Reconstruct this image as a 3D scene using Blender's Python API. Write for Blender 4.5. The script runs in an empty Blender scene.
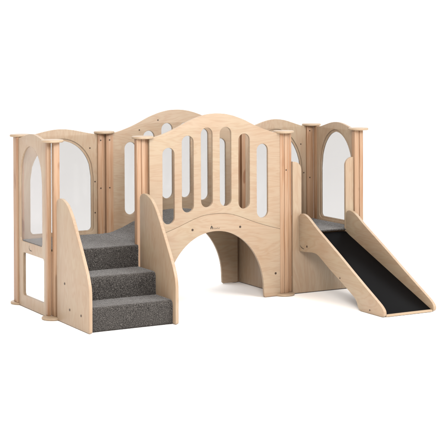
import bpy, bmesh, math, random
from mathutils import Matrix, Vector, noise
random.seed(7)
SC = bpy.context.scene
COL = SC.collection
WM = {}

# ------------------------------------------------------------------ layout (metres)
S, W, L, H = .667, .667, 1.171, 1.22        # platform side, depth, bridge length, post height
X0, X1, X2, X3 = 0, S, S + L, 2 * S + L
DECK = .463
BC = 1.2575                                  # bridge centre
FRONT = Matrix(((1, 0, 0, 0), (0, 0, -1, 0), (0, 1, 0, 0), (0, 0, 0, 1)))   # u->X v->Z w->-Y
SIDE = Matrix(((0, 0, 1, 0), (1, 0, 0, 0), (0, 1, 0, 0), (0, 0, 0, 1)))     # u->Y v->Z w->X
FLAT = Matrix.Identity(4)

# ------------------------------------------------------------------ materials
def new_mat(name):
    m = bpy.data.materials.new(name); m.use_nodes = True
    nt = m.node_tree
    return m, nt, nt.nodes, nt.nodes['Principled BSDF']

def ramp(nt, fac, stops):
    r = nt.nodes.new('ShaderNodeValToRGB')
    e = r.color_ramp.elements
    e[0].position, e[0].color = stops[0][0], (*stops[0][1], 1)
    e[1].position, e[1].color = stops[-1][0], (*stops[-1][1], 1)
    for p, c in stops[1:-1]:
        n = e.new(p); n.color = (*c, 1)
    nt.links.new(fac, r.inputs['Fac'])
    return r.outputs['Color']

def coords(nt, scale, loc=(0, 0, 0)):
    tc = nt.nodes.new('ShaderNodeTexCoord'); mp = nt.nodes.new('ShaderNodeMapping')
    mp.inputs['Scale'].default_value = scale; mp.inputs['Location'].default_value = loc
    oi = nt.nodes.new('ShaderNodeObjectInfo')
    va = nt.nodes.new('ShaderNodeVectorMath'); va.operation = 'MULTIPLY_ADD'
    cx = nt.nodes.new('ShaderNodeCombineXYZ')
    nt.links.new(oi.outputs['Random'], cx.inputs[0]); nt.links.new(oi.outputs['Random'], cx.inputs[1]); nt.links.new(oi.outputs['Random'], cx.inputs[2])
    va.inputs[1].default_value = (37, 19, 11)
    nt.links.new(cx.outputs[0], va.inputs[0])
    nt.links.new(tc.outputs['Object'], va.inputs[2])
    nt.links.new(va.outputs[0], mp.inputs['Vector'])
    return mp.outputs['Vector']

def noise_tex(nt, vec, scale, detail=3, rough=.5, dist=0):
    n = nt.nodes.new('ShaderNodeTexNoise')
    n.inputs['Scale'].default_value = scale; n.inputs['Detail'].default_value = detail
    n.inputs['Roughness'].default_value = rough; n.inputs['Distortion'].default_value = dist
    nt.links.new(vec, n.inputs['Vector'])
    return n.outputs['Fac']

def mix(nt, a, b, fac, mode='MULTIPLY'):
    m = nt.nodes.new('ShaderNodeMix'); m.data_type = 'RGBA'; m.blend_type = mode
    for sock, v in ((m.inputs[0], fac), (m.inputs[6], a), (m.inputs[7], b)):
        if hasattr(v, 'is_linked'): nt.links.new(v, sock)
        else: sock.default_value = v if isinstance(v, (int, float)) else (*v, 1)
    return m.outputs[2]

def ply_material(name, along, base, dark, pores=.38):
    """rotary cut birch ply: faint flames along one axis, curl across it, fine pores"""
    m, nt, N, bs = new_mat(name)
    sc = (1.0, 5.5, 5.5) if along == 'u' else (5.5, 1.0, 5.5)
    flame = noise_tex(nt, coords(nt, sc), 1.5, 3, .5, 1.6)
    wv = nt.nodes.new('ShaderNodeMath'); wv.operation = 'SINE'
    ml = nt.nodes.new('ShaderNodeMath'); ml.operation = 'MULTIPLY'; ml.inputs[1].default_value = 42
    nt.links.new(flame, ml.inputs[0]); nt.links.new(ml.outputs[0], wv.inputs[0])
    mr = nt.nodes.new('ShaderNodeMapRange'); mr.inputs[1].default_value = -1; mr.inputs[2].default_value = 1
    nt.links.new(wv.outputs[0], mr.inputs[0])
    c1 = ramp(nt, mr.outputs[0], [(0, dark), (.45, tuple(.35 * d + .65 * b for d, b in zip(dark, base))), (1, base)])
    cloud = noise_tex(nt, coords(nt, (1, 1, 1)), 3.2, 2)
    c2 = mix(nt, c1, ramp(nt, cloud, [(.3, (.96, .885, .83)), (.5, (.985, .95, .93)), (.7, (1, 1, .97))]), 1.0)
    ps = (14, 260, 260) if along == 'u' else (260, 14, 260)
    fine = noise_tex(nt, coords(nt, ps), 1, 2)
    c3 = mix(nt, c2, ramp(nt, fine, [(.34, (.84, .79, .74)), (.46, (1, 1, 1))]), pores)
    nt.links.new(c3, bs.inputs['Base Color'])
    bs.inputs['Roughness'].default_value = .42
    bs.inputs['Specular IOR Level'].default_value = .35
    bs.inputs['Coat Weight'].default_value = .08
    bs.inputs['Coat Roughness'].default_value = .3
    b = nt.nodes.new('ShaderNodeBump'); b.inputs['Strength'].default_value = .06; b.inputs['Distance'].default_value = .001
    nt.links.new(fine, b.inputs['Height']); nt.links.new(b.outputs[0], bs.inputs['Normal'])
    return m

def edge_material():
    """cut edge of the ply: thin glued layers across the thickness (local Z)"""
    m, nt, N, bs = new_mat('birch_ply_cut_edge')
    tc = nt.nodes.new('ShaderNodeTexCoord'); sp = nt.nodes.new('ShaderNodeSeparateXYZ')
    nt.links.new(tc.outputs['Object'], sp.inputs[0])
    a = nt.nodes.new('ShaderNodeMath'); a.operation = 'MULTIPLY'; a.inputs[1].default_value = 2 * math.pi / .0056
    s = nt.nodes.new('ShaderNodeMath'); s.operation = 'SINE'
    nt.links.new(sp.outputs[2], a.inputs[0]); nt.links.new(a.outputs[0], s.inputs[0])
    mr = nt.nodes.new('ShaderNodeMapRange'); mr.inputs[1].default_value = -1; mr.inputs[2].default_value = 1
    nt.links.new(s.outputs[0], mr.inputs[0])
    c1 = ramp(nt, mr.outputs[0], [(.1, (.205, .135, .08)), (.40, (.33, .25, .168)), (1, (.36, .284, .2))])
    f = noise_tex(nt, coords(nt, (60, 60, 4)), 1, 2)
    c2 = mix(nt, c1, ramp(nt, f, [(.3, (.88, .84, .8)), (.6, (1, 1, 1))]), .7)
    nt.links.new(c2, bs.inputs['Base Color']); bs.inputs['Roughness'].default_value = .5
    return m

def post_material():
    m, nt, N, bs = new_mat('oiled_softwood_post')
    g = noise_tex(nt, coords(nt, (26, 26, .9)), 1.2, 3, .5, 1.2)
    c1 = ramp(nt, g, [(.25, (.205, .098, .046)), (.40, (.265, .152, .085)), (.55, (.300, .198, .127)), (.66, (.285, .178, .108)), (.8, (.225, .116, .06))])
    f = noise_tex(nt, coords(nt, (240, 240, 7)), 1, 2)
    c2 = mix(nt, c1, ramp(nt, f, [(.3, (.84, .77, .7)), (.55, (1, 1, 1))]), .6)
    k = noise_tex(nt, coords(nt, (16, 16, 6)), 1, 0)
    c3 = mix(nt, c2, ramp(nt, k, [(.2, (.62, .45, .33)), (.27, (1, 1, 1))]), .8)
    nt.links.new(c3, bs.inputs['Base Color']); bs.inputs['Roughness'].default_value = .45
    bs.inputs['Specular IOR Level'].default_value = .35
    return m

def carpet_material():
    m, nt, N, bs = new_mat('salt_and_pepper_carpet')
    v = coords(nt, (1, 1, 1))
    n1 = noise_tex(nt, v, 290, 2, .65)
    c1 = ramp(nt, n1, [(.35, (.0065, .006, .0058)), (.47, (.026, .0235, .022)), (.56, (.056, .052, .049)), (.68, (.195, .182, .17))])
    n2 = noise_tex(nt, v, 11, 3, .6)
    c2 = mix(nt, c1, ramp(nt, n2, [(.3, (.82, .82, .82)), (.7, (1.0, 1.0, 1.0))]), .8)
    nt.links.new(c2, bs.inputs['Base Color'])
    bs.inputs['Roughness'].default_value = .95; bs.inputs['Specular IOR Level'].default_value = .1
    bs.inputs['Sheen Weight'].default_value = .32; bs.inputs['Sheen Roughness'].default_value = .35
    b = nt.nodes.new('ShaderNodeBump'); b.inputs['Strength'].default_value = .9; b.inputs['Distance'].default_value = .004
    nt.links.new(noise_tex(nt, v, 260, 2, .6), b.inputs['Height']); nt.links.new(b.outputs[0], bs.inputs['Normal'])
    return m

def plain(name, col, rough=.5, spec=.5, metal=0, wob=0):
    m, nt, N, bs = new_mat(name)
    if wob:
        n = noise_tex(nt, coords(nt, (1, 1, 1)), wob, 3)
        c = ramp(nt, n, [(.3, tuple(c * .85 for c in col)), (.7, col)])
        nt.links.new(c, bs.inputs['Base Color'])
        r = nt.nodes.new('ShaderNodeMapRange'); r.inputs[3].default_value = rough - .08; r.inputs[4].default_value = rough + .08
        nt.links.new(n, r.inputs[0]); nt.links.new(r.outputs[0], bs.inputs['Roughness'])
    else:
        bs.inputs['Base Color'].default_value = (*col, 1); bs.inputs['Roughness'].default_value = rough
    bs.inputs['Specular IOR Level'].default_value = spec; bs.inputs['Metallic'].default_value = metal
    return m

def pane_material(name, tint, body, fac, gloss=False):
    m, nt, N, bs = new_mat(name)
    tr = N.new('ShaderNodeBsdfTransparent'); tr.inputs[0].default_value = (*tint, 1)
    mx = N.new('ShaderNodeMixShader'); mx.inputs[0].default_value = fac
    bs.inputs['Base Color'].default_value = (*body, 1); bs.inputs['Roughness'].default_value = .5; bs.inputs['Specular IOR Level'].default_value = .1
    gl = N.new('ShaderNodeBsdfGlossy'); gl.inputs['Roughness'].default_value = .08; gl.inputs[0].default_value = (*body, 1)
    nt.links.new(tr.outputs[0], mx.inputs[1]); nt.links.new((gl if gloss else bs).outputs[0], mx.inputs[2])
    nt.links.new(mx.outputs[0], N['Material Output'].inputs['Surface'])
    return m

BASE, DARK = (0.296, 0.2328, 0.1664), (0.276, 0.2048, 0.1408)
M_PLYU = ply_material('birch_ply_grain_level', 'u', BASE, DARK)
M_PLYV = ply_material('birch_ply_grain_upright', 'v', BASE, DARK)
M_EDGE = edge_material()
M_POST = post_material()
M_CARPET = carpet_material()
M_BLACK = plain('black_slide_sheet', (.0026, .0026, .0029), .34, .013, wob=7)
M_BOLT = plain('dark_bolt_head', (.05, .032, .022), .4, .5, .3)
M_MARK = plain('dark_brand_stamp', (.05, .04, .032), .6, .2)
M_WHITE = plain('white_studio_floor', (.93, .93, .93), .9, .05)
M_PANE = pane_material('smoky_acrylic', (.648, .655, .663), (.8, .8, .8), .015, True)
M_CLEAR = pane_material('hazy_acrylic', (.985, .985, .99), (.52, .52, .525), .125)

# ------------------------------------------------------------------ object helpers
def link(name, me, parent=None, M=FLAT):
    o = bpy.data.objects.new(name, me); COL.objects.link(o)
    if parent:
        o.parent = parent; o.matrix_parent_inverse = WM[parent.name].inverted()
    o.matrix_basis = M
    WM[o.name] = M.copy()
    return o

def smooth(me, deg=35):
    me.shade_smooth(); me.set_sharp_from_angle(angle=math.radians(deg))

def outline_mesh(loops, t, bevel=.0022, w0=0, mats=None):
    """closed loops (outer first, then holes) -> board of thickness t with eased edges, from w0 to w0+t"""
    cu = bpy.data.curves.new('outline', 'CURVE'); cu.dimensions = '2D'; cu.fill_mode = 'BOTH'
    cu.extrude = max(t / 2 - bevel, 1e-5); cu.bevel_depth = bevel; cu.bevel_resolution = 2; cu.offset = -bevel
    for lp in loops:
        sp = cu.splines.new('POLY'); sp.points.add(len(lp) - 1); sp.use_cyclic_u = True
        for p, (a, b) in zip(sp.points, lp): p.co = (a, b, 0, 1)
    o = bpy.data.objects.new('outline', cu); COL.objects.link(o)
    bpy.context.view_layer.update()
    me = bpy.data.meshes.new_from_object(o.evaluated_get(bpy.context.evaluated_depsgraph_get()))
    bpy.data.objects.remove(o); bpy.data.curves.remove(cu)
    bm = bmesh.new(); bm.from_mesh(me)
    bmesh.ops.remove_doubles(bm, verts=bm.verts, dist=1e-5)
    for v in bm.verts: v.co.z += w0 + t / 2
    bmesh.ops.recalc_face_normals(bm, faces=bm.faces)
    for f in bm.faces: f.material_index = 0 if abs(f.normal.z) > .95 else 1
    bm.to_mesh(me); bm.free()
    me.materials.clear()
    for m in (mats or (M_PLYU, M_EDGE)): me.materials.append(m)
    smooth(me)
    return me

def join_meshes(a, b):
    bm = bmesh.new(); bm.from_mesh(a); bm.from_mesh(b); bm.to_mesh(a); bm.free(); smooth(a)
    return a

def rrect(a0, b0, a1, b1, r, n=7):
    rs = r if isinstance(r, (tuple, list)) else (r,) * 4      # bl, br, tr, tl
    out = []
    for (cx, cy, sx, sy, st), q in zip(((a0, b0, 1, 1, 180), (a1, b0, -1, 1, 270), (a1, b1, -1, -1, 0), (a0, b1, 1, -1, 90)), rs):
        if q <= 0: out.append((cx, cy)); continue
        for k in range(n + 1):
            t = math.radians(st + 90 * k / n)
            out.append((cx + sx * q + q * math.cos(t), cy + sy * q + q * math.sin(t)))
    return out

def catmull(P, n=8):
    out = []
    for i in range(len(P) - 1):
        p0, p1, p2, p3 = P[max(i - 1, 0)], P[i], P[i + 1], P[min(i + 2, len(P) - 1)]
        for k in range(n):
            t = k / n
            out.append(tuple(.5 * (2 * b + (c - a) * t + (2 * a - 5 * b + 4 * c - d) * t * t + (3 * b - a - 3 * c + d) * t ** 3)
                             for a, b, c, d in zip(p0, p1, p2, p3)))
    out.append(tuple(P[-1]))
    return out

def box_bm(bm, lo, hi, bev=.002):
    r = bmesh.ops.create_cube(bm, size=1)
    vs = r['verts']
    for v in vs: v.co = Vector([lo[i] + (v.co[i] + .5) * (hi[i] - lo[i]) for i in range(3)])
    if bev:
        es = {e for v in vs for e in v.link_edges}
        bmesh.ops.bevel(bm, geom=list(es), offset=bev, segments=2, profile=.5, affect='EDGES', clamp_overlap=True)

def bm_mesh(bm, mats, deg=35):
    me = bpy.data.meshes.new('m'); bm.to_mesh(me); bm.free()
    for m in mats: me.materials.append(m)
    smooth(me, deg)
    return me

def lathe(profile, n=40):
    bm = bmesh.new(); rings = []
    for r, z in profile:
        rings.append([bm.verts.new((0, 0, z))] if r < 1e-6 else [bm.verts.new((r * math.cos(2 * math.pi * k / n), r * math.sin(2 * math.pi * k / n), z)) for k in range(n)])
    for a, b in zip(rings, rings[1:]):
        for k in range(n):
            q = (k + 1) % n
            if len(a) == 1: bm.faces.new((a[0], b[k], b[q]))
            elif len(b) == 1: bm.faces.new((a[k], b[0], a[q]))
            else: bm.faces.new((a[k], b[k], b[q], a[q]))
    bmesh.ops.recalc_face_normals(bm, faces=bm.faces)
    return bm

def resample(P, d):
    out = []
    for (a, b), (c, e) in zip(P, P[1:] + P[:1]):
        n = max(1, int(math.hypot(c - a, e - b) / d))
        out += [(a + (c - a) * k / n, b + (e - b) * k / n) for k in range(n)]
    return out

def pile(profile, w0, w1, axes, d=.0045, amp=.0013):
    """carpet: a closed profile swept along one axis, dense and tufted. axes maps (p, q, w) -> xyz"""
    P = resample(profile, d)
    n = max(2, int((w1 - w0) / d))
    bm = bmesh.new(); R = []
    for k in range(n + 1):
        w = w0 + (w1 - w0) * k / n
        R.append([bm.verts.new(axes(p, q, w)) for p, q in P])
    m = len(P)
    for a, b in zip(R, R[1:]):
        for i in range(m):
            j = (i + 1) % m
            bm.faces.new((a[i], a[j], b[j], b[i]))
    bm.faces.new(R[0]); bm.faces.new(R[-1][::-1])
    bmesh.ops.recalc_face_normals(bm, faces=bm.faces)
    bm.normal_update()
    for v in bm.verts:
        v.co += v.normal * (random.uniform(-amp, amp) + .0012 * noise.noise(v.co * 14))
    me = bpy.data.meshes.new('m'); bm.to_mesh(me); bm.free()
    me.materials.append(M_CARPET); me.shade_smooth()
    return me

# ------------------------------------------------------------------ bolts, caps: shared meshes
def bolt_mesh(r):
    bm = lathe([(0, .0022), (r * .42, .0022), (r * .45, .0008), (r * .5, .0026), (r * .85, .0024), (r, .0008), (r, -.004)], 20)
    return bm_mesh(bm, [M_BOLT])
BOLT, SCREW = bolt_mesh(.0085), bolt_mesh(.0055)
def bolts(parent, M, pts, me=BOLT, w=0):
    for a, b in pts: link('bolt', me, parent, M @ Matrix.Translation((a, b, w)))

R = .0775
CAP = bm_mesh(lathe([(0, 0), (R - .006, 0), (R - .002, .002), (R, .006), (R, .0115), (R - .002, .0155), (R - .006, .0175), (0, .0175)], 56), [M_PLYU, M_EDGE])
for p in CAP.polygons:
    if abs(p.normal.z) < .8: p.material_index = 1

# ================================================================== floor
bm = bmesh.new()
bmesh.ops.create_circle(bm, cap_ends=True, radius=120, segments=96)
fl = link('floor', bm_mesh(bm, [M_WHITE])); fl['kind'] = 'structure'
fl['label'] = 'plain white studio floor under the playset'

# ================================================================== the play structure
root = bpy.data.objects.new('play_structure', None); COL.objects.link(root)
root.location = (BC, W / 2, 0)
WM[root.name] = Matrix.Translation(root.location)
root['label'] = 'birch plywood toddler climber with carpeted steps, arched bridge and black slide'
root['category'] = 'playset'

def part(name, me, M=FLAT, label=None):
    o = link(name, me, root, M)
    if label: o['label'] = label
    return o

# ---- corner posts: battens joined under one disc, standing on another
def post(cx, cy, bars, screws=(), shift=0, foot=True, upper=()):
    bm = bmesh.new()
    for (a0, b0, a1, b1, *z) in bars: box_bm(bm, (a0, b0, .018 if foot else .0005), (a1, b1, z[0] if z else H - .0175), .0035)
    for (a0, b0, z0, a1, b1) in upper: box_bm(bm, (a0, b0, z0), (a1, b1, H - .0175), .0035)
    p = part('corner_post', bm_mesh(bm, [M_POST]), Matrix.Translation((cx, cy, 0)))
    link('post_cap', CAP, p, Matrix.Translation((cx + shift, cy, H - .017)))
    if foot: link('base_plate', CAP, p, Matrix.Translation((cx + shift, cy, .0005)))
    for (a, b, z, ax) in screws:
        T = Matrix.Translation((cx + a, cy + b, z)) @ (FRONT if ax == 'y' else SIDE @ Matrix.Rotation(math.pi, 4, 'Y'))
        link('bolt', SCREW, p, T)
    return p

Z3 = (1.155, .80)
post(X0, W, [(-.027, -.062, .003, .012), (.010, -.020, .046, .020)], shift=.026)
post(X0, 0, [(-.027, .026, .002, .068), (.0035, -.020, .046, .020), (.0025, .0205, .018, .034, .455)])
post(X1, W, [(-.042, -.022, .002, .020), (.026, -.022, .084, .020), (.003, .000, .025, .018)],
     [(-.02, -.022, z, 'y') for z in Z3] + [(.052, -.022, z, 'y') for z in Z3], .017)
post(X1, 0, [(-.043, -.022, -.007, .020), (-.005, -.022, .024, .020), (.0245, .002, .072, .026)], shift=.014)
post(X2, W, [(.012, -.022, .044, .020), (-.062, .0087, .0115, .040)], [(-.045, -.022, z, 'y') for z in (1.1, .73)], foot=False,
     upper=[(-.060, -.022, DECK + .002, -.026, .020), (-.025, .000, DECK + .002, .011, .008)])
post(X2, 0, [(-.045, -.022, -.008, .020), (-.006, -.022, .026, .020), (.0265, .006, .072, .028)],
     [(.008, -.022, .93, 'y')])
post(X3, W, [(-.055, -.022, .006, .020), (.000, -.080, .040, -.0265)],
     [(-.03, -.022, z, 'y') for z in (1.165, .79)] + [(.02, -.080, z, 'y') for z in (1.165, .79)])
post(X3, 0, [(-.048, -.022, -.008, .020), (-.004, -.022, .030, .020)])

# ---- wall panels with an arched window
def bump_top(a0, a1, z0, dz, n=40, power=.8):
    c, h = (a0 + a1) / 2, (a1 - a0) / 2
    return [(c + h * (1 - 2 * k / n), z0 + dz * (.5 + .5 * math.cos(math.pi * (1 - 2 * k / n))) ** power) for k in range(n + 1)]

def arch_loop(a0, a1, zb, zs, zt, r=.03, point=0., n=32):
    c, h = (a0 + a1) / 2, (a1 - a0) / 2
    out = rrect(a0, zb, a1, zs, (r, r, 0, 0))[:16]
    for k in range(n + 1):
        u = 1 - 2 * k / n
        e = math.sqrt(max(0, 1 - u * u)); g = max(0., 1 - abs(u) ** 1.6) ** .6
        out.append((c + h * u, zs + (zt - zs) * ((1 - point) * e + point * g)))
    return out

def window_panel(a0, a1, zb, ztop, dz, win, M, inner_sign, lower=None, pane=M_PANE, point=0., mat=None, screws=()):
    """outer skin with the window, inner skin with a wider rebate, acrylic sheet between"""
    mats = (mat or M_PLYU, M_EDGE)
    outer = [(a0, zb), (a1, zb)] + bump_top(a0, a1, ztop, dz)
    holes1 = [arch_loop(*win, point=point)]
    a, b, c, d, e = win
    holes2 = [arch_loop(a - .016, b + .016, c - .016, d, e + .018, r=.038, point=point)]
    if lower:
        holes1.append(rrect(*lower, .022)); holes2.append(rrect(*lower, .022))
    s = inner_sign
    m1 = outline_mesh([outer] + holes1, .0125, .0015, 0 if s > 0 else -.0125, mats)
    m2 = outline_mesh([outer] + holes2, .0095, .0022, .0127 if s > 0 else -.0222, mats)
    p = part('window_panel', join_meshes(m1, m2), M)
    if pane is M_CLEAR:      # this sheet lies in the rebate, on the room side of the outer skin
        pm = outline_mesh([arch_loop(a - .014, b + .014, c - .014, d, e + .016, r=.036, point=point)], .004, .0003, s * .0150 - .002, (pane, pane))
    else:
        pm = outline_mesh([arch_loop(a + .0005, b - .0005, c + .0005, d, e - .0005, r=.0295, point=point)], .004, .0003, s * .006 - .002, (pane, pane))
    link('acrylic_pane', pm, p, M)
    bolts(p, M, screws, SCREW, .0222 if s > 0 else 0)
    return p

T = Matrix.Translation
# left side, hazy clear pane and an open hole under it (outer face looks to -X)
p = window_panel(.069, W - .063, .006, 1.2, .040, (.150, .572, .468, .90, 1.153), T((-.016, 0, 0)) @ SIDE, +1,
                 lower=(.122, .088, .518, .392), pane=M_CLEAR, mat=M_PLYV)
M_LEFT = T((-.016, 0, 0)) @ SIDE
# back of the left platform (inner face looks to -Y, local +w)
window_panel(.047, X1 - .043, .395, 1.203, .043, (.100, .578, .492, .885, 1.158), T((0, W + .012, 0)) @ FRONT, +1, mat=M_PLYV,
             screws=[(.565, 1.10), (.605, .85), (.605, .62)])
# back of the right platform
window_panel(X2 + .045, X3 - .056, .0065, 1.203, .063, (X2 + .085, 2.405, .492, .80, 1.17), T((0, W + .012, 0)) @ FRONT, +1, mat=M_PLYV,
             screws=[(2.398, 1.06), (2.425, .83)])
# right side (inner face looks to -X, local -w)
window_panel(.022, W - .081, .0065, 1.2, .050, (.100, .536, .492, .88, 1.172), T((X3 + .022, 0, 0)) @ SIDE, -1, mat=M_PLYV, point=.12)

# ---- bridge sides
TOP = [(0, 1.365), (.06, 1.362), (.12, 1.351), (.18, 1.333), (.24, 1.310), (.30, 1.281), (.36, 1.255), (.42, 1.233), (.48, 1.215), (.535, 1.204)]
SEAM = [(0, .642), (.06, .640), (.12, .631), (.18, .614), (.24, .592), (.31, .565), (.385, .540), (.46, .517), (.535, .497)]
def mirrored(tab): return catmull([(BC + d, z) for d, z in reversed(tab)] + [(BC - d, z) for d, z in tab[1:]], 5)   # right to left
def slot(c, zt, zb, w=.0475):
    out = [(c + w * math.cos(math.pi * k / 14), zt - w + w * math.sin(math.pi * k / 14)) for k in range(15)]
    return out + [(c + w * math.cos(math.pi * (1 + k / 14)), zb + w + w * math.sin(math.pi * (1 + k / 14))) for k in range(15)]
SLOTS = [(o * s, zt, zb) for o, zt, zb in ((.077, 1.265, .692), (.231, 1.212, .664), (.385, 1.132, .589)) for s in (-1, 1)]
bx0, bx1 = BC - .5345, BC + .5345
def arch_hole():
    a = [(BC - .006 + .401 * math.cos(math.pi * k / 48), .06 + .457 * math.sin(math.pi * k / 48)) for k in range(49)]
    return a
def bridge_side(y, glazed):
    M = T((.021 if glazed else 0, y, 0)) @ FRONT
    top, seam, arch = mirrored(TOP), mirrored(SEAM), arch_hole()
    foot = [(bx0 + .012, .004), (arch[-1][0] - .012, .004), (arch[-1][0] - .003, .012)] + arch[::-1] + \
           [(arch[0][0] + .003, .012), (arch[0][0] + .012, .004), (bx1 - .012, .004)]
    upper = [(a, b + .0008) for a, b in seam[::-1]] + top
    if glazed: upper = foot + [(bx1, .012)] + top + [(bx0, .012)]
    me = outline_mesh([upper] + [slot(BC + o, a, b) for o, a, b in SLOTS], .021, .0024)
    p = part('railing_panel', me, M)
    lower = foot + [(bx1, .012)] + [(a, b - .0008) for a, b in seam] + [(bx0, .012)]
    q = None if glazed else part('arch_panel', outline_mesh([lower], .021, .0016), M)
    if glazed:
        pane = [(a, b - .03) for a, b in top]
        pane = [(a, b) for a, b in pane if abs(a - BC) < .49]
        low = [(a, b + .02) for a, b in seam[::-1] if abs(a - BC) < .49]
        g = outline_mesh([low + pane], .004, .0004, -.0045, (M_PANE, M_PANE))
        link('acrylic_pane', g, p, M)
        bolts(p, M, [(BC + o, z) for o, z in ((-.31, 1.22), (.31, 1.22), (-.154, 1.29), (.154, 1.29))], SCREW, .021)
    else:
        bolts(q, M, [(1.062, .538), (1.453, .535), (1.752, .172), (.765, .172)], BOLT, .021)
    return p, q, M
_, back_arch, _ = bridge_side(W + .008, True)
_, front_arch, MF = bridge_side(-.001, False)

# ---- tunnel walls under the platforms' inner edges
for x in (X1, X2):
    part('tunnel_wall', outline_mesh([rrect(.032, .006, W - .004, DECK - .035, .004)], .018, .002, -.009, (M_PLYV, M_EDGE)), T((x, 0, 0)) @ SIDE)

# ---- board across the slide side: wings either side of the exit, closed below
o0, o1, e0, e1 = X2 + .0735, X3 - .050, 1.987, 2.382
entry = [(o0, .006), (o1, .006)]
def qarc(cx, cz, r, a0, a1, n=10): return [(cx + r * math.cos(math.radians(a0 + (a1 - a0) * k / n)), cz + r * math.sin(math.radians(a0 + (a1 - a0) * k / n))) for k in range(n + 1)]
entry += [(o1, 1.0)] + qarc(e1 + .062, .938, .062, 90, 180) + [(e1, .432), (e0, .432)] + qarc(e0 - .062, .924, .062, 0, 90) + [(o0, .988)]
en = part('slide_entry_panel', outline_mesh([entry], .02, .0024, 0, (M_PLYV, M_EDGE)), T((0, .012, 0)) @ FRONT)

# ---- decks
def rprofile(p0, q0, p1, q1, r=(.004, .004, .012, .004)): return rrect(p0, q0, p1, q1, r, 5)
AX = lambda p, q, w: (w, p, q)
bm = bmesh.new(); box_bm(bm, (.008, -.018, DECK - .034), (X1 - .012, W - .024, DECK - .013))
d = part('platform_deck', bm_mesh(bm, [M_PLYU]))
c = link('carpet', pile(rrect(.0215, DECK - .0125, W - .011, DECK, (.002, .002, .003, .002), 4), .0215, X1 - .001, AX), d)
link('carpet', pile(rrect(-.046, DECK - .0125, .0225, DECK + .0004, (.002, .001, .001, .006), 4), .048, X1 - .046, AX), d)
# the steps' top riser hangs from the deck front, so the deck carpet turns over the edge there
bm = bmesh.new(); box_bm(bm, (X2 + .012, .036, DECK - .036), (X3 + .006, W - .024, DECK - .013))
d = part('platform_deck', bm_mesh(bm, [M_PLYU]))
link('carpet', pile(rrect(-.012, DECK - .0125, W - .011, DECK - .002, (.002, .002, .003, .006), 4), e0 - .02 + .022, e1 - .002, AX), d)
link('carpet', pile(rrect(.036, DECK - .0125, W - .011, DECK - .0022, (.002, .002, .003, .003), 4), X2 + .001, e0 - .0002, AX), d)
link('carpet', pile(rrect(.036, DECK - .0125, W - .011, DECK - .0022, (.002, .002, .003, .003), 4), e1 + .0002, X3 - .002, AX), d)

DTAB = [(0, .612), (.08, .609), (.16, .596), (.24, .573), (.32, .545), (.40, .512), (.47, .486), (.535, .468), (.590, .463)]
dt = mirrored(DTAB)
prof = dt + [(a, b - .012) for a, b in dt[::-1]]
under = [(a, b - .0125) for a, b in dt[3:-3]] + [(a, b - .030) for a, b in dt[3:-3][::-1]]
bd = part('bridge_deck', outline_mesh([under], W - .040, .001, -(W - .018), (M_PLYU, M_EDGE)), FRONT)
link('carpet', pile(prof, .0015, W - .0145, lambda p, q, w: (p, w, q), .005), bd)

# ---- steps
bm = bmesh.new()
for y0, zz in ((-.302, .300), (-.552, .145)):
    pass
sx0, sx1 = .0275, .6245
YF = (-.312, -.566); ZT = (.315, .160)
box_bm(bm, (sx0 + .004, YF[1] + .016, .006), (sx1 - .004, -.06, ZT[1] - .014), 0)
st = part('staircase', bm_mesh(bm, [M_PLYU]), FLAT, 'flight of three speckled charcoal carpet steps between plywood sides')
link('step', pile(rrect(YF[1], .006, YF[0] + .020, ZT[1], (.004, 0, 0, .030), 7), sx0, sx1, AX), st)
link('step', pile(rrect(YF[0], ZT[1] - .002, -.038, ZT[0], (.002, 0, 0, .030), 7), sx0, sx1, AX), st)
link('step', pile(rrect(-.047, ZT[0] - .002, -.024, DECK + .003, (.002, 0, .010, .018), 5), sx0 + .022, X1 - .046, AX), st)
SP = [(-.062, .004), (-.062, .80), (-.075, .817), (-.105, .829), (-.15, .830), (-.20, .817), (-.245, .796), (-.305, .745), (-.355, .685), (-.404, .616),
      (-.455, .545), (-.515, .458), (-.560, .388), (-.592, .322), (-.605, .270), (-.607, .22), (-.607, .10), (-.607, .012), (-.599, .004)]
sp = catmull(SP[2:-2], 5)
prof = [SP[0], SP[1]] + sp + [SP[-2], SP[-1]]
for x, w0 in ((.003, 0), (.6265, 0)):
    q = link('side_panel', outline_mesh([prof], .0235, .0035, 0, (M_PLYV, M_EDGE)), st, T((x, 0, 0)) @ SIDE)
for a, b in ((-.20, .27), (-.285, .108), (-.475, .10)):
    link('bolt', BOLT, st, T((.003, a, b)) @ SIDE @ Matrix.Rotation(math.pi, 4, 'Y'))

# ---- slide
RAIL = [(-.013, .318), (-.013, .575), (-.022, .592), (-.045, .601), (-.075, .601), (-.11, .592), (-.155, .570), (-.20, .543), (-.26, .508), (-.40, .434), (-.55, .354),
        (-.70, .271), (-.86, .184), (-1.02, .099), (-1.06, .076), (-1.088, .053), (-1.097, .034), (-1.094, .017), (-1.083, .006), (-1.066, .003), (-1.04, .003), (-.86, .003), (-.826, .0035), (-.802, .009),
        (-.782, .028), (-.772, .05), (-.755, .072), (-.715, .098), (-.60, .156), (-.43, .237), (-.31, .300), (-.275, .317), (-.24, .327), (-.19, .330), (-.10, .322)]
rl = catmull(RAIL[1:], 4)
rail = [RAIL[0]] + rl
ang = math.atan2(.437 - .017, 1.055)
bed = [(-.014, .440), (-.06, .418)] + [(-.06 - t * 1.012, .418 - t * .400) for t in (.25, .5, .75, 1)]
bedp = bed + [(-1.060, .0065), (-.06, .404), (-.014, .424)]
sl = part('slide', outline_mesh([bedp], e1 - e0 - .006, .0012, e0 + .003, (M_BLACK, M_BLACK)), SIDE, 'steep black slide bed between pale plywood side rails')
tip = [(-1.0735, .004), (-1.0735, .0178), (-1.0875, .0165), (-1.0895, .004)]
link('edge_strip', outline_mesh([tip], e1 - e0 - .006, .001, e0 + .003, (M_EDGE, M_EDGE)), sl, SIDE)
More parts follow.
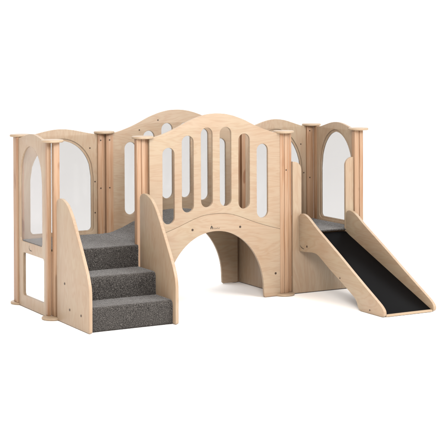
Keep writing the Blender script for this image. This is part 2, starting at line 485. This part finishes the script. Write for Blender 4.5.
for x in (e0 - .0255, e1):
    link('side_rail', outline_mesh([rail], .0235, .003, 0, (M_PLYU, M_EDGE)), sl, T((x + .001, 0, 0)) @ SIDE)
MR = T((e0 - .0245, 0, 0)) @ SIDE @ Matrix.Rotation(math.pi, 4, 'Y')
for a, b in ((-.122, .366), (-.56, .195), (-.93, .027)): link('bolt', SCREW if a < -.2 else BOLT, sl, T((e0 - .0245, a, b)) @ SIDE @ Matrix.Rotation(math.pi, 4, 'Y'))

# ---- small dark maker's stamps
def stamp(parent, M, strokes, w=.0004):
    """thin printed strokes: each a list of (u, v, half width)"""
    bm = bmesh.new()
    for s in strokes:
        prev = None
        for i, (a, b, h) in enumerate(s):
            c, d = s[min(i + 1, len(s) - 1)], s[max(i - 1, 0)]
            n = Vector((-(c[1] - d[1]), c[0] - d[0])).normalized() * h
            pr = (bm.verts.new((a + n.x, b + n.y, w)), bm.verts.new((a - n.x, b - n.y, w)))
            if prev: bm.faces.new((prev[0], prev[1], pr[1], pr[0]))
            prev = pr
    bmesh.ops.recalc_face_normals(bm, faces=bm.faces)
    link('brand_mark', bm_mesh(bm, [M_MARK]), parent, M)
u0, v0 = 1.206, .532
word = [[(u0 + .004, v0 + .001, .003), (u0 + .007, v0 + .016, .0045), (u0 + .012, v0 + .026, .002)],
        [(u0 + .013, v0 + .022, .0025), (u0 + .018, v0 + .010, .004), (u0 + .020, v0, .002)],
        [(u0 + .006, v0 + .036, .0016), (u0 + .009, v0 + .037, .0016)]]
for k, (hh, ww) in enumerate(((.012, 1), (.008, 0), (.009, 1), (.008, 0), (.010, 1), (.007, 0), (.008, 1))):
    a = u0 + .028 + k * .0075
    word.append([(a, v0 + .001, .0011), (a + .0004, v0 + hh, .0011)])
    word.append([(a, v0 + (hh if ww else .002), .0009), (a + .005, v0 + (hh - .002 if ww else .001), .0009)])
stamp(front_arch, MF @ T((0, 0, .0211)), word)
smile = [[(.028, .369, .001), (.033, .357, .0026), (.045, .350, .003), (.060, .346, .003), (.076, .343, .0022), (.083, .346, .001)]]
stamp(sl, MR, [[(a, b, h) for a, b, h in s] for s in smile])
ML = M_LEFT @ Matrix.Rotation(math.pi, 4, 'Y')
stamp(p, ML, [[(-.402, .444, .001), (-.398, .430, .003), (-.385, .421, .003), (-.362, .419, .003), (-.345, .420, .001)], [(-.40, .447, .002), (-.395, .449, .002)]])

# ================================================================== light, white studio, camera
w = bpy.data.worlds.new('World'); SC.world = w; w.use_nodes = True
nt = w.node_tree; bg = nt.nodes['Background']
tc = nt.nodes.new('ShaderNodeTexCoord'); spx = nt.nodes.new('ShaderNodeSeparateXYZ')
nt.links.new(tc.outputs['Generated'], spx.inputs[0])
WHITE, ZEN, DIM = 1.5, 2.95, .36      # bright sweep behind, overhead bank, dimmer room behind the camera
def maprange(src, a, b, c, d):
    m = nt.nodes.new('ShaderNodeMapRange'); m.interpolation_type = 'SMOOTHSTEP'
    for k, v in zip((1, 2, 3, 4), (a, b, c, d)): m.inputs[k].default_value = v
    nt.links.new(src, m.inputs[0]); return m.outputs[0]
dt_ = nt.nodes.new('ShaderNodeVectorMath'); dt_.operation = 'DOT_PRODUCT'
nt.links.new(tc.outputs['Generated'], dt_.inputs[0]); dt_.inputs[1].default_value = (.62, .78, 0)
level = maprange(dt_.outputs['Value'], -.55, .15, DIM, WHITE)
zen = maprange(spx.outputs[2], .35, .9, 0, ZEN - WHITE)
mr = nt.nodes.new('ShaderNodeMath'); mr.operation = 'ADD'
nt.links.new(level, mr.inputs[0]); nt.links.new(zen, mr.inputs[1])
wc = nt.nodes.new('ShaderNodeMix'); wc.data_type = 'RGBA'
nt.links.new(maprange(dt_.outputs['Value'], -.55, .15, 0, 1), wc.inputs[0])
wc.inputs[6].default_value = (1, .79, .60, 1); wc.inputs[7].default_value = (1, 1, 1, 1)
nt.links.new(wc.outputs[2], bg.inputs['Color'])
nt.links.new(mr.outputs[0], bg.inputs['Strength'])

def area(name, loc, target, size, power, col=(1, 1, 1)):
    ld = bpy.data.lights.new(name, 'AREA'); ld.shape = 'RECTANGLE'; ld.size, ld.size_y = size; ld.energy = power; ld.color = col
    o = bpy.data.objects.new(name, ld); COL.objects.link(o)
    o.location = loc; o.rotation_euler = (Vector(target) - Vector(loc)).to_track_quat('-Z', 'Y').to_euler()
    return o
area('softbox', (3.8, -6.2, 4.4), (1.2, 0, .6), (3.2, 2.4), 425)
area('softbox', (-1.6, -5.0, 3.6), (1.6, 0, .4), (2.4, 1.8), 370)

yaw, pit, rol, f, py = .5033, .01, -.004, 1437.8, 55.7
fw = Vector((math.sin(yaw) * math.cos(pit), math.cos(yaw) * math.cos(pit), -math.sin(pit)))
r = Vector((math.cos(yaw), -math.sin(yaw), 0)); u = r.cross(fw)
r2 = r * math.cos(rol) + u * math.sin(rol); u2 = -r * math.sin(rol) + u * math.cos(rol)
cd = bpy.data.cameras.new('camera'); cam = bpy.data.objects.new('camera', cd); COL.objects.link(cam)
m = Matrix((r2, u2, -fw)).transposed().to_4x4(); m.translation = (-3.698, -9.106, 1.884)
cam.matrix_world = m
cd.sensor_width = 36; cd.lens = 36 * f / 443; cd.shift_y = -(221.5 - py) / 443
cd.clip_start = .1; cd.clip_end = 600
SC.camera = cam
SC.view_settings.view_transform = 'Standard'; SC.view_settings.look = 'None'
SC.view_settings.exposure = 0; SC.view_settings.gamma = 1
SC.cycles.max_bounces = 8; SC.cycles.diffuse_bounces = 5; SC.cycles.transparent_max_bounces = 16
